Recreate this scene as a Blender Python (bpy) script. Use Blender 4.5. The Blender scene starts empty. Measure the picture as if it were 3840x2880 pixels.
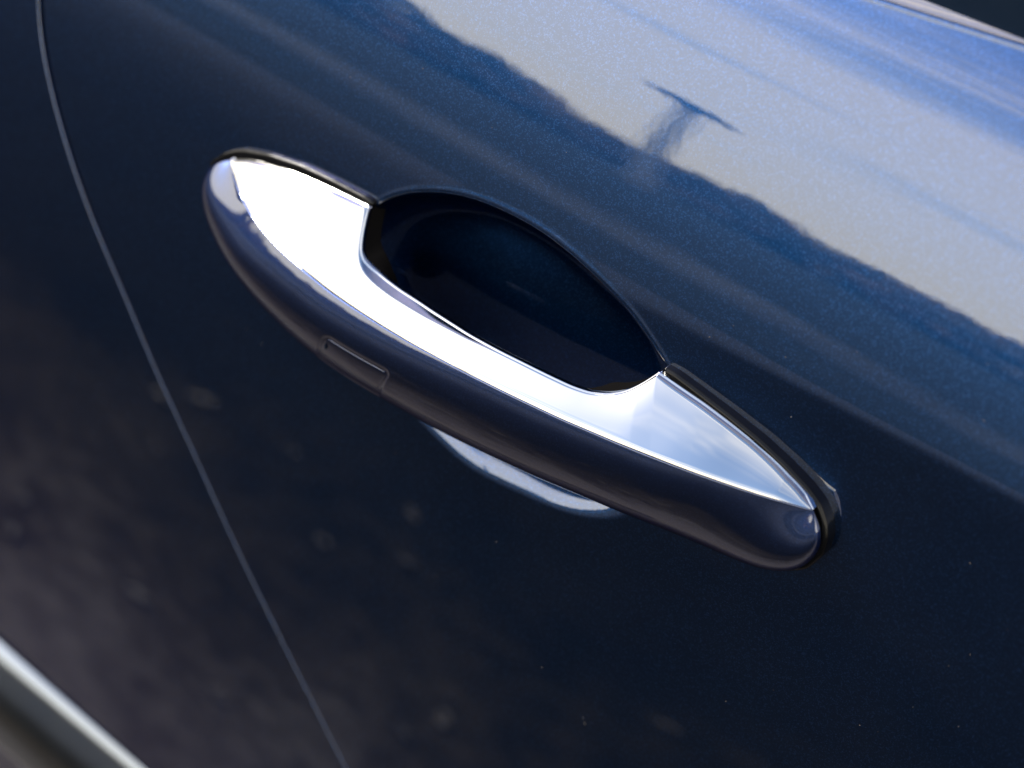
import bpy, math, random
import numpy as np
random.seed(7)
rng = np.random.default_rng(7)
SC = bpy.context.scene
COL = SC.collection

# ------------------------------------------------------------------ camera
# world: x along the car, y into the car, z up; the handle is centred at (0, 0, HZ)
HZ = 0.85
A, E_, ROLL, DIST = math.radians(30), math.radians(35), math.radians(14), 0.50
cdir = np.array([math.sin(A)*math.cos(E_), -math.cos(A)*math.cos(E_), math.sin(E_)])
cpos = np.array([0, -.010, 0]) + cdir*DIST + np.array([0, 0, HZ])
rgt = np.cross([0, 0, 1], cdir); rgt /= np.linalg.norm(rgt)
upv = np.cross(cdir, rgt)
rr = math.cos(ROLL)*rgt + math.sin(ROLL)*upv
uu = -math.sin(ROLL)*rgt + math.cos(ROLL)*upv
from mathutils import Matrix, Vector
cam_d = bpy.data.cameras.new('camera')
cam = bpy.data.objects.new('camera', cam_d)
COL.objects.link(cam)
M = Matrix.Identity(4)
for i in range(3):
    M[i][0], M[i][1], M[i][2], M[i][3] = rr[i], uu[i], cdir[i], cpos[i]
cam.matrix_world = M
cam_d.sensor_width = 36
cam_d.lens = 18/math.tan(math.radians(33.4)/2)
cam_d.clip_start, cam_d.clip_end = 0.01, 3000
cam_d.dof.use_dof = True
focus = np.array([0.022, -0.016, 0.006+HZ])
cam_d.dof.focus_distance = float(np.dot(cpos-focus, cdir))
cam_d.dof.aperture_fstop = 6.4
SC.camera = cam

# ------------------------------------------------------------------ sky, sun, exposure
SUN_EL, SUN_AZ = math.radians(40), math.radians(66)     # azimuth from straight out of the door towards -x
sdir = np.array([-math.sin(SUN_AZ)*math.cos(SUN_EL), -math.cos(SUN_AZ)*math.cos(SUN_EL), math.sin(SUN_EL)])
SKY = 0.10
SC.view_settings.view_transform = 'Standard'
SC.view_settings.look = 'None'
SC.view_settings.gamma = 1
SC.view_settings.exposure = 1.6

def nd(nt, typ, **kw):
    n = nt.nodes.new(typ)
    for k, v in kw.items():
        if k == 'ins':
            for a, b in v.items():
                n.inputs[a].default_value = b
        else:
            setattr(n, k, v)
    return n

def math_node(nt, op, a, b=None, clamp=False):
    n = nt.nodes.new('ShaderNodeMath'); n.operation = op; n.use_clamp = clamp
    for i, v in enumerate((a, b)):
        if v is None: continue
        if isinstance(v, (int, float)): n.inputs[i].default_value = v
        else: nt.links.new(v, n.inputs[i])
    return n.outputs[0]

def build_world():
    w = bpy.data.worlds.new('World'); SC.world = w; w.use_nodes = True
    nt = w.node_tree; nt.nodes.clear(); L = nt.links.new
    out = nd(nt, 'ShaderNodeOutputWorld'); bg = nd(nt, 'ShaderNodeBackground')
    bg.inputs['Strength'].default_value = SKY
    L(bg.outputs[0], out.inputs[0])
    sky = nd(nt, 'ShaderNodeTexSky', sky_type='NISHITA', sun_disc=False)
    sky.sun_elevation = SUN_EL
    sky.sun_rotation = math.atan2(sdir[0], sdir[1])
    sky.altitude = 0; sky.air_density = 1.0; sky.dust_density = .7; sky.ozone_density = 1.2
    tc = nd(nt, 'ShaderNodeTexCoord')
    sep = nd(nt, 'ShaderNodeSeparateXYZ'); L(tc.outputs['Generated'], sep.inputs[0])
    zc = math_node(nt, 'MAXIMUM', sep.outputs[2], 0.0)
    den = math_node(nt, 'ADD', zc, 0.10)
    px = math_node(nt, 'DIVIDE', sep.outputs[0], den); py = math_node(nt, 'DIVIDE', sep.outputs[1], den)
    cb = nd(nt, 'ShaderNodeCombineXYZ'); L(px, cb.inputs[0]); L(py, cb.inputs[1])
    mp = nd(nt, 'ShaderNodeMapping'); L(cb.outputs[0], mp.inputs[0])
    mp.inputs['Rotation'].default_value = (0, 0, math.radians(-24)); mp.inputs['Scale'].default_value = (.26, .95, 1)
    n1 = nd(nt, 'ShaderNodeTexNoise', ins={'Scale': 1.5, 'Detail': 5, 'Roughness': .55, 'Distortion': .35})
    L(mp.outputs[0], n1.inputs['Vector'])
    cr = nd(nt, 'ShaderNodeMapRange', interpolation_type='SMOOTHSTEP', ins={'From Min': .47, 'From Max': .68, 'To Min': 0, 'To Max': .9})
    # thin haze near the horizon
    hz = nd(nt, 'ShaderNodeMapRange', interpolation_type='SMOOTHSTEP', ins={'From Min': 0.0, 'From Max': .75, 'To Min': .86, 'To Max': 0})
    L(zc, hz.inputs['Value'])
    low = nd(nt, 'ShaderNodeMapRange', ins={'From Min': .15, 'From Max': .75, 'To Min': .26, 'To Max': 0}); L(zc, low.inputs['Value'])
    L(math_node(nt, 'ADD', n1.outputs['Fac'], low.outputs[0]), cr.inputs['Value'])
    mask0 = math_node(nt, 'MAXIMUM', cr.outputs[0], hz.outputs[0])
    # thin cloud scatters forward: brighter round the sun
    dot = nd(nt, 'ShaderNodeVectorMath', operation='DOT_PRODUCT'); L(tc.outputs['Generated'], dot.inputs[0])
    dot.inputs[1].default_value = tuple(sdir)
    gl = math_node(nt, 'EXPONENT', math_node(nt, 'MULTIPLY', math_node(nt, 'SUBTRACT', dot.outputs['Value'], 1.0), 23.0))
    mask = math_node(nt, 'MAXIMUM', mask0, math_node(nt, 'MULTIPLY', gl, .85))
    br = math_node(nt, 'ADD', math_node(nt, 'MULTIPLY', gl, 4.5), 8.6)
    cc = nd(nt, 'ShaderNodeVectorMath', operation='SCALE'); cc.inputs[0].default_value = (1.0, .91, .74); L(br, cc.inputs['Scale'])
    mx = nd(nt, 'ShaderNodeMix', data_type='RGBA'); L(mask, mx.inputs['Factor'])
    L(sky.outputs[0], mx.inputs[6]); L(cc.outputs[0], mx.inputs[7])
    L(mx.outputs[2], bg.inputs['Color'])
build_world()

sun_d = bpy.data.lights.new('sun', 'SUN'); sun_d.energy = 1.8; sun_d.angle = math.radians(12); sun_d.color = (1, .95, .88)
sun = bpy.data.objects.new('sun', sun_d); COL.objects.link(sun)
sun.rotation_euler = Vector(sdir).to_track_quat('Z', 'Y').to_euler()
sun.location = (-3, -3, 5)

# ------------------------------------------------------------------ materials
def new_mat(name):
    m = bpy.data.materials.new(name); m.use_nodes = True
    nt = m.node_tree
    return m, nt, nt.nodes['Principled BSDF']

def setp(b, **kw):
    for k, v in kw.items():
        b.inputs[k.replace('_', ' ')].default_value = v

def paint_mat(name, base=(.0078, .052, .180), flake=(.045, .17, .55), rough=.30):
    m, nt, b = new_mat(name); L = nt.links.new
    setp(b, Metallic=1.0, Roughness=rough, Coat_Weight=1.0, Coat_Roughness=.010, Coat_IOR=2.25)
    b.inputs['Specular Tint'].default_value = (.02, .08, .30, 1)
    tc = nd(nt, 'ShaderNodeTexCoord')
    v = nd(nt, 'ShaderNodeTexVoronoi', ins={'Scale': 3200}); L(tc.outputs['Object'], v.inputs['Vector'])
    sp = nd(nt, 'ShaderNodeSeparateColor'); L(v.outputs['Color'], sp.inputs[0])
    f = nd(nt, 'ShaderNodeMapRange', ins={'From Min': .70, 'From Max': 1.0, 'To Min': 0, 'To Max': .6}); L(sp.outputs[0], f.inputs['Value'])
    mx = nd(nt, 'ShaderNodeMix', data_type='RGBA'); L(f.outputs[0], mx.inputs['Factor'])
    mx.inputs[6].default_value = (*base, 1); mx.inputs[7].default_value = (*flake, 1)
    L(mx.outputs[2], b.inputs['Base Color'])
    # each flake lies at its own small angle
    bp = nd(nt, 'ShaderNodeBump', ins={'Strength': .09, 'Distance': .0003}); L(sp.outputs[1], bp.inputs['Height'])
    L(bp.outputs[0], b.inputs['Normal'])
    # the lacquer keeps its own, nearly flat, surface
    n2 = nd(nt, 'ShaderNodeTexNoise', ins={'Scale': 260, 'Detail': 1}); L(tc.outputs['Object'], n2.inputs['Vector'])
    b2 = nd(nt, 'ShaderNodeBump', ins={'Strength': .02, 'Distance': .0004}); L(n2.outputs['Fac'], b2.inputs['Height'])
    L(b2.outputs[0], b.inputs['Coat Normal'])
    return m

def simple(name, col, rough, metal=0.0, noise=None, **kw):
    m, nt, b = new_mat(name); L = nt.links.new
    setp(b, Roughness=rough, Metallic=metal, **kw)
    b.inputs['Base Color'].default_value = (*col, 1)
    if noise:
        sc, amt = noise
        tc = nd(nt, 'ShaderNodeTexCoord')
        n = nd(nt, 'ShaderNodeTexNoise', ins={'Scale': sc, 'Detail': 5}); L(tc.outputs['Object'], n.inputs['Vector'])
        mr = nd(nt, 'ShaderNodeMapRange', ins={'From Min': .3, 'From Max': .7, 'To Min': max(0, rough-amt), 'To Max': rough+amt})
        L(n.outputs['Fac'], mr.inputs['Value']); L(mr.outputs[0], b.inputs['Roughness'])
    return m

PAINT = paint_mat('blue_metallic_paint')
PAINT2 = paint_mat('sheen_toned_blue_paint', (.016, .038, .135), (.034, .078, .27), .36)  # same paint as the door; greyer base stands in for reflected sheen
CHROME = simple('polished_chrome', (.745, .735, .715), .02, 1.0, (38, .022))
SATIN = simple('satin_metal', (.31, .345, .40), .16, 1.0, (60, .03))
GASKET = simple('black_gasket', (.003, .003, .0035), .20, 0, (300, .05), Specular_IOR_Level=.28)
LINER = simple('charcoal_plastic', (.006, .0055, .0055), .8, 0, None, Specular_IOR_Level=0.0)
SHELL = simple('grip_back_reflector', (.30, .265, .24), .7, 0, None, Specular_IOR_Level=.1)  # unseen back of the grip, made pale to brighten the hollow's mirror image
RUBBER = simple('black_rubber', (.004, .010, .022), .6, 0, (200, .08), Specular_IOR_Level=.08)
GLASS = simple('dark_window_glass', (.004, .005, .007), .02, 0, None)
DUSTM = simple('pale_dust', (.22, .215, .21), .9)

# ------------------------------------------------------------------ helpers
def mesh_np(name, verts, quads, mat, parent=None, smooth=True):
    """verts (n,3) in door space (x, w outward, z)"""
    v = np.asarray(verts, dtype=np.float64).copy()
    v[:, 1] *= -1
    q = np.asarray(quads, dtype=np.int32)
    me = bpy.data.meshes.new(name)
    k = q.shape[1]
    me.vertices.add(len(v)); me.vertices.foreach_set('co', v.ravel())
    me.loops.add(q.size); me.loops.foreach_set('vertex_index', q.ravel())
    me.polygons.add(len(q)); me.polygons.foreach_set('loop_start', np.arange(0, q.size, k, dtype=np.int32))
    me.update(calc_edges=True); me.validate()
    if smooth:
        me.polygons.foreach_set('use_smooth', np.ones(len(me.polygons), dtype=bool))
    me.materials.append(mat)
    o = bpy.data.objects.new(name, me); COL.objects.link(o)
    if parent: o.parent = parent
    return o

def grid_quads(nu, nv, wrap_u=False, flip=False):
    i = np.arange(nu if wrap_u else nu-1); j = np.arange(nv-1)
    I, J = np.meshgrid(i, j, indexing='ij'); I2 = (I+1) % nu
    a, b, c, d = I*nv+J, I2*nv+J, I2*nv+J+1, I*nv+J+1
    q = np.stack([a, b, c, d], -1).reshape(-1, 4)
    return q[:, ::-1] if flip else q

def gauss(sig):
    r = int(3*sig)+1; x = np.arange(-r, r+1); k = np.exp(-.5*(x/sig)**2); return k/k.sum(), r

def smooth_curve(P, n, sig, t=None):
    """resample a polyline evenly in t and smooth it with its two ends pinned"""
    P = np.asarray(P, float)
    if t is None:
        t = np.concatenate([[0], np.cumsum(np.linalg.norm(np.diff(P, axis=0), axis=1))])
    t = np.asarray(t)/t[-1]
    u = np.linspace(0, 1, n)
    Q = np.stack([np.interp(u, t, P[:, k]) for k in range(P.shape[1])], 1)
    if sig > 0:
        k, r = gauss(sig)
        pad = np.concatenate([2*Q[0]-Q[r:0:-1], Q, 2*Q[-1]-Q[-2:-r-2:-1]])
        Q = np.stack([np.convolve(pad[:, j], k, 'valid') for j in range(Q.shape[1])], 1)
    return Q

def smoothstep(x, a, b):
    t = np.clip((x-a)/(b-a), 0, 1); return t*t*(3-2*t)

# ------------------------------------------------------------------ door skin
ZK = np.array([-.70, -.40, -.30, -.20, -.10, -.03, .0, .030, .036, .043, .060, .0775, .10, .115, .126, .1335])
TK = np.array([-9, -6, -3, -.5, 2.0, 4.5, 5.5, 7.4, 8.4, 12.0, 13.6, 15.9, 21.2, 25.6, 30.0, 34.0])
zz = np.linspace(-.70, .20, 3601)
tt = np.interp(zz, ZK, TK)
k_, r_ = gauss(9)
tt = np.convolve(np.pad(tt, r_, mode='edge'), k_, 'valid')
ww = -np.concatenate([[0], np.cumsum(np.tan(np.radians((tt[1:]+tt[:-1])/2))*np.diff(zz))])
ww -= np.interp(0, zz, ww)
def wdoor(z): return np.interp(z, zz, ww)
def crease(x, z):
    """soft feature line that fades in towards the front of the door"""
    a = smoothstep(x, -.04, .11)
    zc = .0358+.055*np.clip(x, -.05, .25); sh = .0006
    u = sh*np.logaddexp(0, (zc-z)/sh)
    return -a*.13*.028*(1-np.exp(-u/.028))
def skin(x, z): return wdoor(z) + crease(x, z)

CUPC = np.array([-.010, 0.0])
TOPP = [(-69.1,22.0),(-66.6,24.4),(-62.6,28.3),(-55.6,32.5),(-47.4,36.5),(-39.0,39.3),(-30.3,40.7),(-21.4,41.5),(-12.5,41.6),(-3.1,40.6),(6.3,38.7),(16.1,36.1),(24.5,33.4),(31.1,29.6),(35.5,26.9),(39.0,25.1)]
LOWP = [(-28,-40.6),(-22.7,-42.2),(-15.0,-43.6),(-7.6,-43.9),(2.5,-42.4),(12.8,-40.7),(22.8,-38.9),(32.3,-35.6),(40.8,-30.5)]
def cup_radius(phi):
    P = np.array(TOPP+LOWP)*1e-3 - CUPC
    ang = np.arctan2(P[:, 1], P[:, 0]); ra = np.hypot(P[:, 0], P[:, 1])
    a, b = .0635, .0418
    ell = lambda p: a*b/np.sqrt((b*np.cos(p))**2+(a*np.sin(p))**2)
    f = ra/ell(ang)
    ang = np.concatenate([ang, [0.0, math.pi*.97, -math.pi*.93]]); f = np.concatenate([f, [1., 1.02, 1.]])
    o = np.argsort(ang); ang, f = ang[o], f[o]
    A3 = np.concatenate([ang-2*math.pi, ang, ang+2*math.pi]); F3 = np.tile(f, 3)
    fi = np.interp(phi, A3, F3)
    k, r = gauss(14)
    fi = np.convolve(np.concatenate([fi[-r:], fi, fi[:r]]), k, 'valid')
    return ell(phi)*fi

GAPC = [(-236,250),(-236,150),(-234,60),(-228.1,21.4),(-225.7,13.6),(-221.9,4.4),(-216.3,-5.2),(-209.3,-16.2),(-201.3,-27.7),(-191.7,-39.6),(-182.1,-50.4),(-169.2,-62.6),(-148.2,-86.6),(-128.3,-105.5),(-107.9,-126.7),(-85.1,-148.8),(-65.5,-166.8),(-42.9,-187.8),(0,-228),(70,-290),(160,-345),(280,-385),(440,-400)]
gap = smooth_curve(np.array(GAPC)*1e-3, 1200, 14)
gt = np.gradient(gap, axis=0); gt /= np.linalg.norm(gt, axis=1)[:, None]
gn = np.stack([-gt[:, 1], gt[:, 0]], 1)          # towards the door (front) side
if gn[600, 0] < 0: gn = -gn

car = bpy.data.objects.new('car', None); COL.objects.link(car); car.location = (0, 0, HZ)
car['label'] = 'dark blue metallic car with a chrome topped door handle over an oval hollow'
car['category'] = 'car'

def build_door():
    N = 1000
    phi = np.linspace(-math.pi, math.pi, N, endpoint=False)
    rc = cup_radius(phi)
    dirs = np.stack([np.cos(phi), np.sin(phi)], 1)
    # outer boundary: gap on the left, window line on top, far right, bottom
    edge = gap + gn*0.0024
    top = lambda x: .1318+.0006*0+.00011*0+ (x-.05)*.10
    poly = [tuple(p) for p in edge if p[1] < top(p[0])]
    xl = poly[0][0]
    poly = [(x, top(x)) for x in np.linspace(.42, xl, 200)] + poly
    poly = [p for p in poly if p[0] < .42] + [(.42, z) for z in np.linspace(-.39, .16, 100)]
    poly = np.array(poly) - CUPC
    pa = np.unwrap(np.arctan2(poly[:, 1], poly[:, 0])); pr = np.hypot(poly[:, 0], poly[:, 1])
    if pa[-1] < pa[0]: pa, pr = pa[::-1], pr[::-1]
    o = np.argsort(pa); pa, pr = pa[o], pr[o]
    PA = np.concatenate([pa-2*math.pi, pa, pa+2*math.pi]); PR = np.tile(pr, 3)
    rb = np.interp(phi, PA, PR)
    # rings
    s_in = 1-np.linspace(0, 1, 70)**1.0
    d_in = np.concatenate([np.linspace(0, 1, 61)[::-1]**1.6])         # 1 = centre .. 0 = rim (fraction of the radius)
    up = smoothstep(np.sin(phi)+.45*np.maximum(0, -np.cos(phi))**2, -.35, .35)                           # 1 on the upper rim, 0 on the lower lip
    side = np.abs(np.cos(phi))
    fil = .0125*(1-up)+.0016*up                                       # how softly the skin rolls in
    slope = (1.35*(1-up)+3.2*up)
    D = .0175
    bead = .00010*up
    rows = []
    for f in d_in:                                                    # inside
        r = rc*(1-f)
        de = rc*f
        rows.append((r, de))
    mm = np.concatenate([np.linspace(.0002, .004, 20), np.geomspace(.0045, .03, 22)])
    for m_ in mm: rows.append((rc+np.minimum(m_, (rb-rc)*.4), -m_*np.ones(N)))
    base = rows[-1][0]
    for s in np.linspace(0, 1, 250)[1:]: rows.append((base+(rb-base)*s, -np.ones(N)))
    V = []
    for r, de in rows:
        x = CUPC[0]+dirs[:, 0]*r; z = CUPC[1]+dirs[:, 1]*r
        w = skin(x, z)
        e = np.maximum(de, 0)
        ee = np.where(e < fil, e*e/(2*fil), e-fil/2)
        n = slope*rc/D
        dep = D*(1-np.power(np.clip(1-ee/(rc-fil/2), 0, 1), n))
        w = w-dep+bead*np.exp(-((de+.0009)/.0008)**2)
        V.append(np.stack([x, w, z], 1))
    # rolled outer edge
    bx = V[-1]
    tg = np.roll(bx, -1, 0)-np.roll(bx, 1, 0); nn = np.stack([tg[:, 2], -tg[:, 0]], 1)
    nn /= np.linalg.norm(nn, axis=1)[:, None]+1e-12
    R = (.0005+.0008*smoothstep(bx[:, 2], .10, .125)*(bx[:, 0] > -.215))
    for b_ in np.radians([10, 20, 32, 45, 60, 75, 90]):
        p = bx.copy(); p[:, 0] += nn[:, 0]*R*math.sin(b_); p[:, 2] += nn[:, 1]*R*math.sin(b_); p[:, 1] -= R*(1-math.cos(b_)); V.append(p)
    p = V[-1].copy(); p[:, 1] -= .016; V.append(p)
    V = np.stack(V, 1)                      # N x rows
    nr = V.shape[1]
    return mesh_np('door', V.reshape(-1, 3), grid_quads(N, nr, True), PAINT, car)
door = build_door()

def build_quarter():
    G = gap - gn*0.0009
    G = G[::2]; n = -gn[::2]
    stp = .0016*smoothstep(-G[:, 1], -.01, .13)          # the panel sits a little lower than the door further down
    us = np.concatenate([np.linspace(0, .02, 24), np.geomspace(.022, .7, 110)])
    d = np.array([-.80, -.60])
    V = []
    R = .0004
    V.append(np.stack([G[:, 0]-n[:, 0]*R, wdoor(G[:, 1])-stp-R-.016, G[:, 1]-n[:, 1]*R], 1))
    for b_ in np.radians([90, 75, 60, 45, 32, 20, 10]):
        V.append(np.stack([G[:, 0]-n[:, 0]*R*math.sin(b_), wdoor(G[:, 1])-stp-R*(1-math.cos(b_)), G[:, 1]-n[:, 1]*R*math.sin(b_)], 1))
    for u in us:
        p = G+n*min(u, .006)+d*max(u-.006, 0)
        w = wdoor(np.clip(p[:, 1], -.7, .2)) - stp*math.exp(-u/.06) - .10*np.maximum(u-.03, 0)**2
        V.append(np.stack([p[:, 0], w, p[:, 1]], 1))
    V = np.stack(V, 1)
    return mesh_np('rear_quarter_panel', V.reshape(-1, 3), grid_quads(V.shape[0], V.shape[1]), PAINT, car)
build_quarter()

# ------------------------------------------------------------------ handle
TC = math.tan(math.radians(50))
PAIRS = np.array([
(-126.32,2.44,10.19,-126.32,2.44,10.19),(-125.53,2.99,9.66,-130.86,3.20,7.86),(-123.48,4.64,9.40,-134.18,3.20,5.00),
(-121.37,6.15,8.98,-136.78,3.37,0.63),(-118.90,7.59,8.30,-137.18,4.24,-3.56),(-114.92,10.05,7.65,-134.11,6.38,-6.80),
(-109.70,12.37,6.41,-129.13,8.43,-10.90),(-103.77,15.11,5.71,-121.90,10.95,-14.32),(-93.16,18.43,4.55,-113.09,13.92,-17.14),
(-82.52,20.62,3.84,-100.26,15.67,-21.48),(-71.62,22.07,3.50,-85.96,16.49,-24.87),(-62.63,22.85,2.95,-74.97,17.19,-26.49),
(-54.29,23.24,2.90,-66.05,17.40,-27.14),(-41.17,23.42,3.00,-53.63,17.47,-27.33),(-28.58,23.23,3.32,-40.42,17.40,-26.72),
(-10.74,22.56,4.34,-22.17,16.44,-26.01),(5.65,21.62,5.55,-3.94,15.50,-24.36),(23.72,20.15,7.00,16.58,14.25,-21.79),
(42.70,17.89,8.90,36.02,12.01,-19.20),(56.50,15.51,10.20,51.64,9.55,-17.66),(64.72,13.61,10.80,59.74,7.67,-17.10),
(74.48,10.63,11.40,69.91,4.90,-16.90),(83.00,8.10,12.15,79.76,3.70,-16.03),(88.80,6.00,12.75,87.40,3.30,-14.49),
(92.00,4.85,13.10,92.52,3.20,-12.48),(93.70,4.30,13.25,96.49,3.20,-9.89),(94.55,4.00,13.33,99.83,3.20,-6.95),
(95.15,3.75,13.38,102.28,3.1,-2.88),(95.50,3.60,13.42,103.14,3.0,1.19),(95.75,3.50,13.44,102.60,2.8,5.12),
(95.85,3.46,13.45,101.10,2.9,8.63),(95.90,3.43,13.46,98.80,3.0,11.30),(95.95,3.40,13.47,95.95,3.40,13.47)])*1e-3
seam_t = np.concatenate([[0], np.cumsum(np.linalg.norm(np.diff(PAIRS[:, :3], axis=0), axis=1)*.5+np.linalg.norm(np.diff(PAIRS[:, 3:], axis=0), axis=1)*.5)])
NT = 700
RB = smooth_curve(PAIRS, NT, 7, seam_t)          # M (0:3), S (3:6) along the handle
MX, MW, MZ = RB[:, 0], RB[:, 1], RB[:, 2]
_o = np.argsort(MX)
def seam_w(x): return np.interp(x, MX[_o], MW[_o])
def seam_z(x): return np.interp(x, MX[_o], MZ[_o])
def chrome_w(x, z): return seam_w(x)-TC*(z-seam_z(x))
VIEW = np.array([-cdir[0], cdir[1], -cdir[2]])   # line of sight, w outward (only fixes where the grip's belly starts)

_dx = np.gradient(MX); _dx = np.where(_dx < 2e-5, 2e-5, _dx)
def _sm(a, s=14):
    k, r = gauss(s); return np.convolve(np.pad(a, r, mode='edge'), k, 'valid')
DW = _sm(np.clip(np.gradient(MW)/_dx, -.44, .60)); DZ = _sm(np.clip(np.gradient(MZ)/_dx, -.2, .2))
def bez(p0, p1, p2, p3, u):
    u = u[:, None]; return (1-u)**3*p0+3*u*(1-u)**2*p1+3*u*u*(1-u)*p2+u**3*p3

def build_grip():
    ns, nk = 54, 18
    us = np.linspace(0, 1, ns); uk = np.linspace(0, 1, nk)[1:]
    V = np.zeros((NT, 2+ns+nk-1+1, 3))
    for i in range(NT):
        Mp, S = RB[i, :3], RB[i, 3:]
        h = np.array([S[0]-Mp[0], 0, S[2]-Mp[2]]); hl = np.linalg.norm(h)
        if hl < 1e-6: h = np.array([-1. if i < NT/2 else 1., 0, 0])
        else: h = h/hl
        W = np.array([0, 1., 0])
        f = (Mp[0]+.126)/.221
        th0 = math.radians(27+3*(1-float(smoothstep(np.array(f), .02, .16)))-9*float(smoothstep(np.array(f), .25, .75))-9*float(smoothstep(np.array(f), .75, 1.0)))
        gz = -math.tan(th0); gx = float(DW[i])-gz*float(DZ[i])
        sl = math.atan(gx*h[0]+gz*h[2])
        t0 = h*math.cos(sl)+W*math.sin(sl)
        dv = h*float(VIEW@h)+W*float(VIEW@W); dv /= np.linalg.norm(dv)
        ch = np.linalg.norm(S-Mp)
        hn = .42*ch; ha = ch*(.38-.16*float(smoothstep(np.array(f), .2, .6)))
        mid = smoothstep(Mp[0], -.085, -.06)*(1-smoothstep(Mp[0], .03, .055))
        Mi = Mp+t0*.00012
        row = bez(Mi, Mi+t0*ha, S-dv*hn, S, us)
        V[i, 0] = Mi-W*.0016+t0*.0001; V[i, 1] = Mi-W*.00016-t0*0.00005
        V[i, 2:2+ns] = row
        Rr = ch/1.27
        wb = (MW[i]-.89*Rr)*mid+(wdoor(S[2])+.0012)*(1-mid)
        wb = min(wb, S[1]-.0006)
        dep = S[1]-wb
        K = S+h*min(.22*Rr, .4*dep)*(.3+.7*mid); K[1] = wb
        K -= h*.001*(1-mid)
        if Mp[0] > .088 or Mp[0] < -.119:
            K = S+(np.array([.084 if i > NT/2 else -.113, 0, 1e-3])-S)*.10; K[1] = min(wb, S[1]-.001)
            kb = S+(K-S)*uk[:, None]
        else: kb = bez(S, S+dv*dep*.5, K+W*dep*.15*(1-mid)+h*dep*.4*mid, K, uk)
        V[i, 2+ns:2+ns+nk-1] = kb
        e = Mp+np.array([0, 0, -.010]); e[1] = wb+.002*mid
        if mid < .5: e = np.array([Mp[0]+(.006 if i < NT/2 else -.008)*(1-mid), min(wb, float(wdoor(Mp[2]))-.001), Mp[2]-.004*(1-mid)])
        V[i, -1] = e
    k, r = gauss(9)
    pad = np.concatenate([2*V[0]-V[r:0:-1], V, 2*V[-1]-V[-2:-r-2:-1]])
    Vs = np.zeros_like(V)
    for a in range(len(k)): Vs += k[a]*pad[a:a+NT]
    fix = (1-smoothstep(np.arange(NT), 4, 30)*(1-smoothstep(np.arange(NT), NT-31, NT-5)))[:, None, None]
    Vn = V*fix+Vs*(1-fix)
    fall = np.clip(1-(np.arange(V.shape[1])-2)/14.0, 0, 1)[None, :, None]
    V = Vn+(V[:, 2:3]-Vn[:, 2:3])*fall
    GR_ = V[:, 2:2+ns]
    ia = min(range(100, 400), key=lambda q: abs(RB[q, 3]+.0655)); ib = min(range(100, 400), key=lambda q: abs(RB[q, 3]+.0395))
    du = np.gradient(GR_, axis=0); dv_ = np.gradient(GR_, axis=1); Nn = np.cross(du, dv_); Nn /= np.linalg.norm(Nn, axis=2)[..., None]+1e-12
    if Nn[(ia+ib)//2, 30, 1] < 0: Nn = -Nn
    su = np.linalg.norm(GR_[ib, 40]-GR_[ia, 40])/(ib-ia); sv = np.linalg.norm(GR_[250, 50]-GR_[250, 22])/28
    I_, J_ = np.meshgrid(np.arange(NT), np.arange(ns), indexing='ij')
    global COVER
    COVER = (ia, ib, 22, 50)
    lu, lv = (ib-ia)*su, 28*sv
    U_ = (I_-(ia+ib)/2)*su; W_ = (J_-36)*sv; rd = .0028
    qx = np.abs(U_)-lu/2+rd; qy = np.abs(W_)-lv/2+rd
    dd = np.minimum(np.maximum(qx, qy), 0)+np.hypot(np.maximum(qx, 0), np.maximum(qy, 0))-rd
    V[:, 2:2+ns] = GR_-Nn*(.00045*(1-smoothstep(dd, -.0006, .0006)))[..., None]
    nf = 2+ns+4
    h = mesh_np('door_handle', V[:, :nf].reshape(-1, 3), grid_quads(NT, nf), PAINT2, car)
    U = V[:, nf-1:]
    m0 = int(np.argmin(np.abs(MX+.060))); m1 = int(np.argmin(np.abs(MX-.034)))
    mesh_np('under_shell', U[m0:m1+1].reshape(-1, 3), grid_quads(m1+1-m0, U.shape[1]), SHELL, h)
    mesh_np('foot', U[:m0+1].reshape(-1, 3), grid_quads(m0+1, U.shape[1]), LINER, h)
    mesh_np('foot', U[m1:].reshape(-1, 3), grid_quads(NT-m1, U.shape[1]), LINER, h)
    return h, V[:, 2:2+ns]
handle, GRIP = build_grip()

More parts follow.
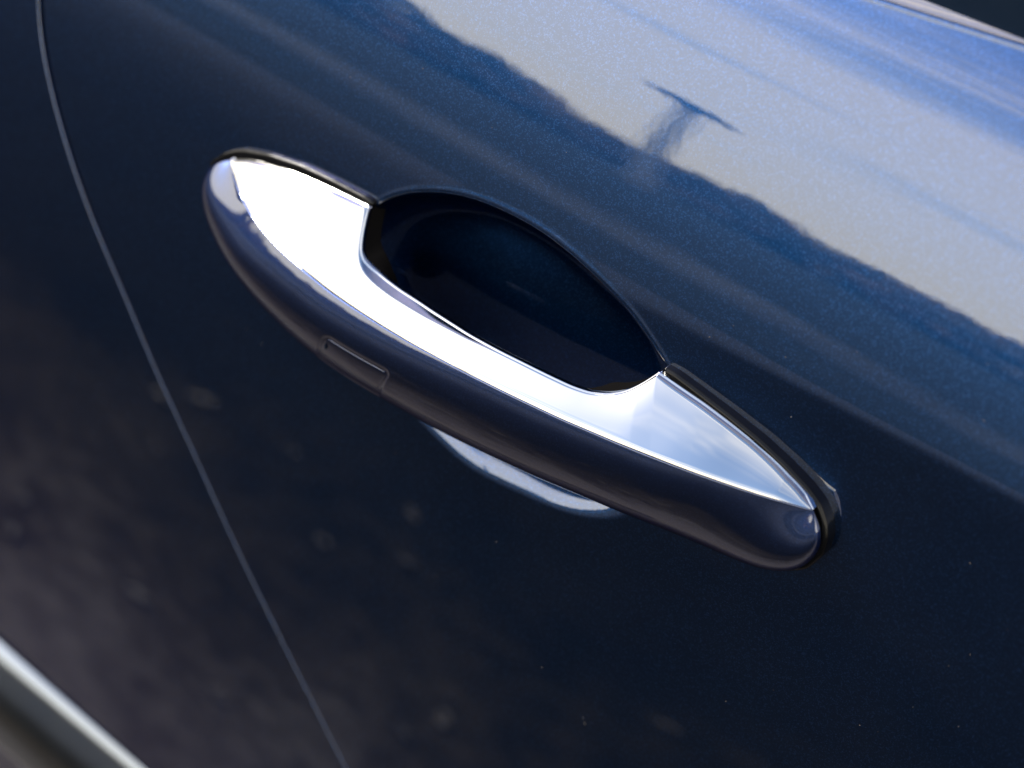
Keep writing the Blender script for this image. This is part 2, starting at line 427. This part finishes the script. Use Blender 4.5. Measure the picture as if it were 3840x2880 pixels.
TPT = [(-126.32,10.19),(-125.59,10.76),(-119.70,13.32),(-111.59,15.56),(-98.29,18.21),(-84.80,19.86),(-69.99,21.23),
(-68.83,20.01),(-65.53,16.23),(-62.56,13.26),(-59.83,11.53),(-56.21,10.44),(-50.35,9.85),(-43.57,9.60),(-30.26,9.75),(-15.21,10.39),(-6.88,11.04),(4.57,11.86),(12.84,12.40),(20.70,13.01),(26.57,13.87),(31.56,15.54),(35.34,17.80),(37.79,20.63),
(39.45,23.49),(46.93,22.98),(55.77,22.47),(64.42,21.40),(73.24,19.91),(81.8,18.1),(89.6,15.9),(95.95,13.47)]
TMX = [-126.3,-124.2,-119,-111,-101,-91,-82,-80,-76,-72,-69,-65,-57,-49,-35,-19,-10,2,11,20,28,35,41,47,52,57,63,69,75,82,89.5,95.95]
def build_chrome():
    T, X = [], []
    for a, b, sg in ((0, 6, 5), (6, 24, 4), (24, 31, 5)):
        n = {0: 150, 6: 320, 24: 150}[a]
        P = np.concatenate([np.array(TPT[a:b+1]), np.array(TMX[a:b+1])[:, None]], 1)*1e-3
        t = np.concatenate([[0], np.cumsum(np.linalg.norm(np.diff(P[:, :2], axis=0), axis=1))])
        Q = smooth_curve(P, n, sg, t)
        T.append(Q if a == 0 else Q[1:])
    Q = np.concatenate(T); n = len(Q)
    tx, tz, mx = Q[:, 0], Q[:, 1], Q[:, 2]
    mz = seam_z(mx)
    ss = np.concatenate([np.linspace(0, .16, 14), np.linspace(.18, .84, 22), np.linspace(.855, 1, 26)])
    inner = (tx > -.0695) & (tx < .0390) & (np.arange(n) > 150) & (np.arange(n) < 468)
    ii = inner.astype(float)
    fw = np.where(inner, .00035+.00075*smoothstep(tx, -.062, -.053)*(1-smoothstep(tx, -.042, -.004)), .0011)
    k, r = gauss(6)
    fw = np.convolve(np.pad(fw, r, mode='edge'), k, 'valid')
    kd = 1.2+1.9*inner*smoothstep(tx, -.066, -.057)*(1-smoothstep(tx, -.016, .004))
    rowsV = []
    first = None
    for s in ss:
        x = mx+(tx-mx)*s; z = mz+(tz-mz)*s
        w = chrome_w(x, z)
        dx, dz = tx-mx, tz-mz
        L = np.sqrt(dx**2+dz**2)+1e-9
        Lr = L*1.45
        d0, d1 = s*Lr, (1-s)*Lr
        f0 = np.minimum(.0030, Lr*.45)
        drop0 = np.where(d0 < f0, (f0-d0)**2/(2*.0075), 0)
        f1 = np.minimum(fw, Lr*.4)
        wk = np.clip((kd-1.2)/1.0, 0, 1); drop1 = np.where(d1 < f1, wk*kd*(np.sqrt((f1-d1)**2+.00015**2)-.00015)+(1-wk)*1.1*(f1-d1)**2/(f1+1e-6), 0)
        crown = .0006*np.sin(math.pi*s)*np.minimum(Lr/.02, 1)
        p = np.stack([x, w-drop0+f0**2/(2*.0075)-drop1+crown+.00010, z], 1)
        p[:, 2] += .00012*(1-s)
        rowsV.append(p)
    first = rowsV[0].copy(); first[:, 1] -= .0016
    V = [first]+rowsV
    # wall behind the inner and top edge
    nt_ = np.gradient(Q[:, :2], axis=0); nt_ /= np.linalg.norm(nt_, axis=1)[:, None]+1e-12
    on = np.stack([-nt_[:, 1], nt_[:, 0]], 1)
    e = rowsV[-1]
    near = np.where(inner, 1-smoothstep(np.minimum(np.abs(tx+.0695), np.abs(tx-.039)), .010, .022), 0)
    wb_door = (wdoor(e[:, 2])+.0010)*(1-near)-.0075*near
    grip_back = np.where(inner, e[:, 1]-.0095, wb_door)
    wb = np.minimum(np.maximum(grip_back, wb_door), e[:, 1]-.0005)
    R = np.minimum(.0006, (e[:, 1]-wb)*.5)
    for b_ in np.radians([30, 60, 90]):
        p = e.copy(); p[:, 0] += on[:, 0]*R*math.sin(b_)*.6; p[:, 2] += on[:, 1]*R*math.sin(b_)*.6; p[:, 1] -= R*(1-math.cos(b_)); V.append(p)
    p2 = V[-1].copy()
    edge_w = np.maximum(p2[:, 1]-.0012, wb)
    Lr_ = []
    p = p2.copy(); p[:, 1] = edge_w; V.append(p)
    for f in (0, .2, .6, 1):
        p = p2.copy(); p[:, 1] = edge_w*(1-f)+wb*f; sh_ = .0003*min(1, f*5)+np.where(inner, .95*(edge_w-p[:, 1])*(1-near), 0); p[:, 0] -= on[:, 0]*sh_; p[:, 2] -= on[:, 1]*sh_; Lr_.append(p)
    V = np.stack(V, 1); Lr_ = np.stack(Lr_, 1)
    mesh_np('inner_liner', Lr_.reshape(-1, 3), grid_quads(n, Lr_.shape[1], flip=True), LINER, handle)
    return mesh_np('chrome_inlay', V.reshape(-1, 3), grid_quads(n, V.shape[1], flip=True), CHROME, handle)
build_chrome()

def plate(name, outline, mat, parent, hgt, low=.006, bev=.0011):
    P = smooth_curve(np.array(outline+[outline[0]])*1e-3, 361, 2.0)[:-1]
    n = len(P)
    tg = np.roll(P, -1, 0)-np.roll(P, 1, 0); nn = np.stack([tg[:, 1], -tg[:, 0]], 1); nn /= np.linalg.norm(nn, axis=1)[:, None]
    area = .5*np.sum(P[:, 0]*np.roll(P[:, 1], -1)-np.roll(P[:, 0], -1)*P[:, 1])
    if area < 0: nn = -nn
    c = P.mean(0)
    V = []
    def ring(off, dw):
        q = P+nn*off; V.append(np.stack([q[:, 0], wdoor(q[:, 1])+dw, q[:, 1]], 1))
    ring(0, -low)
    ring(0, hgt-bev)
    for b_ in np.radians([20, 40, 60, 80, 90]):
        ring(-bev*(1-math.cos(b_)), hgt-bev*(1-math.sin(b_)))
    ring(-.0045, hgt+.0001)
    V = np.stack(V, 1)
    return mesh_np(name, V.reshape(-1, 3), grid_quads(n, V.shape[1], True, flip=area < 0), mat, parent)

GL = [(-135.9,4.1),(-135.1,5.7),(-131.2,10.0),(-127.1,13.1),(-123.1,15.2),(-112.8,18.5),(-99.3,21.2),(-85.8,22.4),(-72.5,23.2),(-68.8,23.0),(-69.5,19.5),(-73,12),(-75,4),(-78,-10),(-85,-18),(-110,-12),(-125,-6),(-133,-2),(-136,1)]
GR = [(40.3,25.6),(44,25.7),(50.8,24.9),(62.5,23.4),(74.3,21.5),(83.6,19.2),(91.4,16.6),(96.8,13.9),(100.2,10.3),(102.3,5.8),(102.9,0.5),(100.3,-6.0),(95,-10.5),(88,-13),(72,-16.5),(60,-10),(50,0),(44,10),(41,18),(39.5,24)]
plate('gasket', GL, GASKET, handle, .0024)
plate('gasket', GR, GASKET, handle, .0023)

def build_lock_cover():
    """small rounded cover let into the grip, on the grip's own surface"""
    ia, ib, ra, rb = COVER
    nu, nv = 60, 36
    T = np.linspace(ia+2.2, ib-2.2, nu); Rv = np.linspace(ra+1.6, rb-1.4, nv)
    P = np.zeros((nu, nv, 3))
    for a, t in enumerate(T):
        i0 = int(t); f = t-i0
        rib = GRIP[i0]*(1-f)+GRIP[min(i0+1, NT-1)]*f
        for k in range(3): P[a, :, k] = np.interp(Rv, np.arange(rib.shape[0]), rib[:, k])
    du = np.gradient(P, axis=0); dv = np.gradient(P, axis=1)
    N = np.cross(du, dv); N /= np.linalg.norm(N, axis=2)[..., None]
    if N[nu//2, nv//2, 1] < 0: N = -N
    # rounded-rectangle distance to the edge, in metres
    lu = np.linalg.norm(P[-1, nv//2]-P[0, nv//2]); lv = np.linalg.norm(P[nu//2, -1]-P[nu//2, 0])
    U, Vv = np.meshgrid(np.linspace(-lu/2, lu/2, nu), np.linspace(-lv/2, lv/2, nv), indexing='ij')
    rad = .0024
    qx = np.abs(U)-lu/2+rad; qy = np.abs(Vv)-lv/2+rad
    d = np.minimum(np.maximum(qx, qy), 0)+np.hypot(np.maximum(qx, 0), np.maximum(qy, 0))-rad
    return P, N, d, nu, nv, lu, lv
P_, N_, d_, nu_, nv_, lu_, lv_ = build_lock_cover()
h_ = np.where(d_ < 0, .00016*(1-np.exp(d_/.00045)), -.0004)
mesh_np('lock_cover', (P_+N_*h_[..., None]).reshape(-1, 3), grid_quads(nu_, nv_, flip=False), PAINT2, handle)
def build_slot():
    # small dark slot at the rear end of the cover
    pts = []
    a = nu_*4//60
    c = P_[a, 9]; nrm = N_[a, 9]
    u = P_[a+1, 9]-P_[a-1, 9]; u /= np.linalg.norm(u); v = np.cross(nrm, u)
    ring = [c+nrm*.00055]
    for k in range(20):
        t = 2*math.pi*k/20; ring.append(c+nrm*.00046+u*.00045*math.cos(t)+v*.0013*math.sin(t))
    tri = [(0, 1+k, 1+(k+1) % 20) for k in range(20)]
    return mesh_np('slot', ring, tri, RUBBER, handle)
build_slot()

# ------------------------------------------------------------------ moulding, window line
def extrude_x(name, prof, x0, x1, mat, parent, n=40, tilt=0.0, bow=0.0):
    P = smooth_curve(np.array(prof)*1e-3, 90, 1.5)
    xs = np.linspace(x0, x1, n)
    V = np.zeros((n, len(P), 3))
    for i, x in enumerate(xs):
        V[i, :, 0] = x; V[i, :, 1] = P[:, 0]; V[i, :, 2] = P[:, 1]+tilt*(x-x0)
    return mesh_np(name, V.reshape(-1, 3), grid_quads(n, V.shape[1], flip=True), mat, parent)
extrude_x('side_moulding', [(-14,-293),(-6,-293.3),(-3.5,-294),(1.5,-297.5),(5.0,-300.3),(6.3,-302),(9.3,-308.5),(12.0,-314.5),(14.0,-320.5),(15.2,-330),(15,-342),(12,-350),(4,-354),(-8,-355)], -.62, .02, SATIN, car, tilt=.02)
wt = float(wdoor(.1325))
extrude_x('window_seal', [(wt*1e3-4.5,121),(wt*1e3-4.5,141),(wt*1e3-7,149),(wt*1e3-12,161),(wt*1e3-20,185),(wt*1e3-30,206),(wt*1e3-40,209),(wt*1e3-46,200)], -.24, .42, RUBBER, car, tilt=.05)
extrude_x('side_window', [(wt*1e3-32,180),(wt*1e3-60,230),(wt*1e3-120,340),(wt*1e3-205,460),(wt*1e3-215,462),(wt*1e3-130,340),(wt*1e3-70,228),(wt*1e3-42,180)], -.24, .42, GLASS, car)

# dust settled on the paint: tiny grains
def build_dust():
    vs, fs = [], []
    for _ in range(520):
        x = rng.uniform(-.12, .26); z = rng.uniform(-.12, .125)
        q = np.array([x, z])-CUPC
        if np.hypot(q[0]/.068, q[1]/.046) < 1: continue
        if -.14 < x < .108 and -.032 < z < .030: continue
        if x < -.2: continue
        w = float(skin(np.array(x), np.array(z)))
        s = .00003+.00010*rng.random()**4
        b = len(vs); a0 = rng.uniform(0, 6.28); ex = 1+rng.random()*1.2
        for k in range(6):
            a = k*math.pi/3
            lx, lz = s*ex*math.cos(a), s*math.sin(a)
            vs.append((x+lx*math.cos(a0)-lz*math.sin(a0), w+.00001, z+lx*math.sin(a0)+lz*math.cos(a0)))
        vs.append((x, w+s*.8, z))
        for k in range(6): fs.append((b+k, b+(k+1) % 6, b+6))
    o = mesh_np('dust', vs, fs, DUSTM, car); o['kind'] = 'stuff'
build_dust()

# ------------------------------------------------------------------ the place the paint mirrors
def ground_mat(name, c1, c2, scale, rough=.9):
    m, nt, b = new_mat(name); L = nt.links.new
    setp(b, Roughness=rough, Specular_IOR_Level=.05)
    tc = nd(nt, 'ShaderNodeTexCoord')
    n = nd(nt, 'ShaderNodeTexNoise', ins={'Scale': scale, 'Detail': 8, 'Roughness': .65}); L(tc.outputs['Object'], n.inputs['Vector'])
    r = nd(nt, 'ShaderNodeMapRange', ins={'From Min': .32, 'From Max': .68}); L(n.outputs['Fac'], r.inputs['Value'])
    mx = nd(nt, 'ShaderNodeMix', data_type='RGBA'); L(r.outputs[0], mx.inputs['Factor'])
    mx.inputs[6].default_value = (*c1, 1); mx.inputs[7].default_value = (*c2, 1)
    L(mx.outputs[2], b.inputs['Base Color'])
    bp = nd(nt, 'ShaderNodeBump', ins={'Strength': .5, 'Distance': .02}); L(n.outputs['Fac'], bp.inputs['Height']); L(bp.outputs[0], b.inputs['Normal'])
    return m

def sheet(name, pts, z, mat):
    me = bpy.data.meshes.new(name); me.from_pydata([(x, y, z) for x, y in pts], [], [tuple(range(len(pts)))]); me.materials.append(mat)
    o = bpy.data.objects.new(name, me); COL.objects.link(o); o['kind'] = 'structure'
    return o
sheet('ground', [(-900, -900), (900, -900), (900, 900), (-900, 900)], 0, ground_mat('dry_grass_earth', (.011, .014, .011), (.024, .025, .019), .8))
def strip(y0, y1, dx=0): return [(-300, y1), (300, y1), (300, y0), (-300, y0)]
def ragged_strip(y0, y1, amp=.35):
    xs = np.linspace(-40, 40, 240); f = lambda p: amp*(np.sin(xs*.31+p)*.5+np.sin(xs*.83+2*p)*.3+np.sin(xs*2.3+p)*.15)
    return [(float(a), float(y1+b)) for a, b in zip(xs, f(1.0))]+[(float(a), float(y0+b)) for a, b in zip(xs[::-1], f(2.3)[::-1])]
def drive_mat():
    # dark asphalt with pale grit and earth lying along the edge where the car stands
    m = ground_mat('gritty_asphalt', (.004, .004, .004), (.009, .0085, .008), 6)
    nt = m.node_tree; L = nt.links.new; b = nt.nodes['Principled BSDF']
    old = b.inputs['Base Color'].links[0].from_socket
    tc = nd(nt, 'ShaderNodeTexCoord'); sp = nd(nt, 'ShaderNodeSeparateXYZ'); L(tc.outputs['Object'], sp.inputs[0])
    n = nd(nt, 'ShaderNodeTexNoise', ins={'Scale': 3.2, 'Detail': 6, 'Roughness': .6}); L(tc.outputs['Object'], n.inputs['Vector'])
    n2 = nd(nt, 'ShaderNodeTexNoise', ins={'Scale': 28, 'Detail': 5, 'Roughness': .65}); L(tc.outputs['Object'], n2.inputs['Vector'])
    y = math_node(nt, 'ADD', sp.outputs[1], math_node(nt, 'MULTIPLY', math_node(nt, 'SUBTRACT', n.outputs['Fac'], .5), .9))
    y = math_node(nt, 'ADD', y, math_node(nt, 'MULTIPLY', math_node(nt, 'SUBTRACT', n2.outputs['Fac'], .5), .8))
    f1 = nd(nt, 'ShaderNodeMapRange', interpolation_type='SMOOTHSTEP', ins={'From Min': -1.02, 'From Max': -.40}); L(y, f1.inputs['Value'])
    f2 = nd(nt, 'ShaderNodeMapRange', interpolation_type='SMOOTHSTEP', ins={'From Min': -.62, 'From Max': -.1}); L(y, f2.inputs['Value'])
    m1 = nd(nt, 'ShaderNodeMix', data_type='RGBA'); L(f1.outputs[0], m1.inputs['Factor']); L(old, m1.inputs[6]); m1.inputs[7].default_value = (.036, .028, .0195, 1)
    m2 = nd(nt, 'ShaderNodeMix', data_type='RGBA'); L(f2.outputs[0], m2.inputs['Factor']); L(m1.outputs[2], m2.inputs[6]); m2.inputs[7].default_value = (.105, .093, .085, 1)
    f3 = nd(nt, 'ShaderNodeMapRange', interpolation_type='SMOOTHSTEP', ins={'From Min': -1.7, 'From Max': -3.6}); L(y, f3.inputs['Value'])
    m3 = nd(nt, 'ShaderNodeMix', data_type='RGBA'); L(f3.outputs[0], m3.inputs['Factor']); L(m2.outputs[2], m3.inputs[6]); m3.inputs[7].default_value = (.050, .053, .063, 1)
    L(m3.outputs[2], b.inputs['Base Color'])
    return m
sheet('driveway', [(300, 3.0), (-300, 3.0), (-300, -4.6), (-40, -4.6)]+[(float(x), -4.6+.12*math.sin(x*1.3)+.05*math.sin(x*4.1)) for x in np.linspace(-39, 39, 300)]+[(40, -4.6), (300, -4.6)], .008, drive_mat())
sheet('gravel_road', ragged_strip(-7.6, -9.6), .004, ground_mat('pale_gravel', (.016, .018, .022), (.12, .125, .135), .35))

def leaf_mat():
    m, nt, b = new_mat('fallen_leaf'); L = nt.links.new
    setp(b, Roughness=.7)
    g = nd(nt, 'ShaderNodeNewGeometry'); cr = nd(nt, 'ShaderNodeValToRGB'); L(g.outputs['Random Per Island'], cr.inputs[0])
    e = cr.color_ramp.elements
    e[0].color = (.020, .015, .010, 1); e[1].color = (.055, .042, .028, 1)
    x = e.new(.5); x.color = (.035, .026, .02, 1); x = e.new(.9); x.color = (.05, .04, .03, 1)
    L(cr.outputs[0], b.inputs['Base Color'])
    return m
def build_leaves():
    vs, fs = [], []
    for _ in range(85):
        x = rng.uniform(-2.6, 1.2); y = rng.uniform(-1.0, -.1)
        L_ = rng.uniform(.008, .02); W_ = L_*rng.uniform(.35, .6); a = rng.uniform(0, 6.28); cu = rng.uniform(.1, .5)*L_
        b = len(vs); tl = rng.normal(0, .25)
        for (u, v, h) in ((-1, 0, cu), (-.35, -1, .2*cu), (-.35, 1, .3*cu), (.45, -.8, .3*cu), (.45, .8, .1*cu), (1, 0, cu)):
            lx, ly = u*L_, v*W_
            vs.append((x+lx*math.cos(a)-ly*math.sin(a), y+lx*math.sin(a)+ly*math.cos(a), .012+h+abs(tl)*abs(v)*W_))
        fs += [(b, b+1, b+2), (b+1, b+3, b+2), (b+2, b+3, b+4), (b+3, b+5, b+4)]
    v = np.array(vs); v[:, 1] *= -1
    o = mesh_np('leaf_litter', v, fs, leaf_mat(), None, smooth=False)
    o['kind'] = 'stuff'; o['label'] = 'brown fallen leaves scattered on the ground beside the car'
build_leaves()

def build_woods():
    m, nt, b = new_mat('woodland_foliage'); L = nt.links.new
    setp(b, Roughness=.8)
    g = nd(nt, 'ShaderNodeNewGeometry'); cr = nd(nt, 'ShaderNodeValToRGB'); L(g.outputs['Random Per Island'], cr.inputs[0])
    e = cr.color_ramp.elements
    e[0].color = (.16, .13, .04, 1); e[1].color = (.60, .36, .10, 1); x = e.new(.6); x.color = (.36, .27, .08, 1)
    L(cr.outputs[0], b.inputs['Base Color'])
    tr = nd(nt, 'ShaderNodeBsdfTranslucent'); L(cr.outputs[0], tr.inputs['Color'])
    ms = nd(nt, 'ShaderNodeMixShader'); ms.inputs[0].default_value = .5
    L(b.outputs[0], ms.inputs[1]); L(tr.outputs[0], ms.inputs[2]); L(ms.outputs[0], nt.nodes['Material Output'].inputs['Surface'])
    vs, fs = [], []
    base = []
    nlat, nlon = 5, 7
    for i in range(nlat):
        for j in range(nlon):
            th = math.pi*(i+.5)/nlat; ph = 2*math.pi*(j+.5*(i % 2))/nlon
            base.append((math.sin(th)*math.cos(ph), math.sin(th)*math.sin(ph), math.cos(th)))
    base = np.array(base)
    quad = [(i*nlon+j, i*nlon+(j+1) % nlon, (i+1)*nlon+(j+1) % nlon, (i+1)*nlon+j) for i in range(nlat-1) for j in range(nlon)]
    for k in range(190):
        az = math.radians(-110+220*(k+rng.random())/190)
        Rr = rng.uniform(100, 125)
        H = rng.uniform(5.6, 8.6)*(1.0+.45*math.exp(-((math.degrees(az)+34)/5)**2)-.35*math.exp(-((math.degrees(az)+26)/4)**2)-.12*math.exp(-((math.degrees(az)+11)/6)**2))
        cx, cy = Rr*math.sin(az), -Rr*math.cos(az)
        for c in range(60):
            hh = H*rng.uniform(.05, .92); sp = 3.0*math.sqrt(max(.1, 1-(hh/H)**2))
            r = rng.uniform(.35, 1.0)
            p = base*r*(1+.28*rng.standard_normal((len(base), 1)))+np.array([cx+rng.normal(0, sp*.8), cy+rng.normal(0, sp*.8), hh])
            o_ = len(vs); vs += [tuple(q) for q in p]; fs += [tuple(o_+t for t in q) for q in quad]
    v = np.array(vs); v[:, 1] *= -1
    o = mesh_np('woods', v, fs, m, None, smooth=False)
    o['kind'] = 'stuff'; o['label'] = 'far line of autumn trees mirrored along the door'
build_woods()

def lathe(name, prof, mat, parent, n=24):
    V = np.zeros((n, len(prof), 3))
    for i in range(n):
        a = 2*math.pi*i/n
        for j, (r, z) in enumerate(prof): V[i, j] = (r*math.cos(a), r*math.sin(a), z)
    return mesh_np(name, V.reshape(-1, 3), grid_quads(n, len(prof), True), mat, parent)
def build_lamp():
    az, dist = math.radians(-24.0), 28.0
    t = bpy.data.objects.new('street_lamp', None); COL.objects.link(t)
    t.location = (dist*math.sin(az), -dist*math.cos(az), 0); t.rotation_euler = (0, 0, az)
    t['label'] = 'grey street lamp with a flat wide head mirrored in the blue door'; t['category'] = 'street lamp'
    gm = simple('grey_lamp_metal', (.26, .26, .27), .5, 0, (8, .1))
    lathe('pole', [(.0, 0), (.26, 0), (.26, .5), (.22, .6), (.19, 6.1), (0, 6.1)], gm, t)
    hd = lathe('lamp_head', [(0, 6.02), (.4, 6.04), (.85, 6.12), (.87, 6.18), (.80, 6.24), (.3, 6.30), (0, 6.31)], gm, t)
    lathe('lens', [(0, 5.98), (.35, 5.985), (.5, 6.05), (.5, 6.07), (0, 6.07)], simple('frosted_lens', (.5, .5, .48), .4), t)
build_lamp()
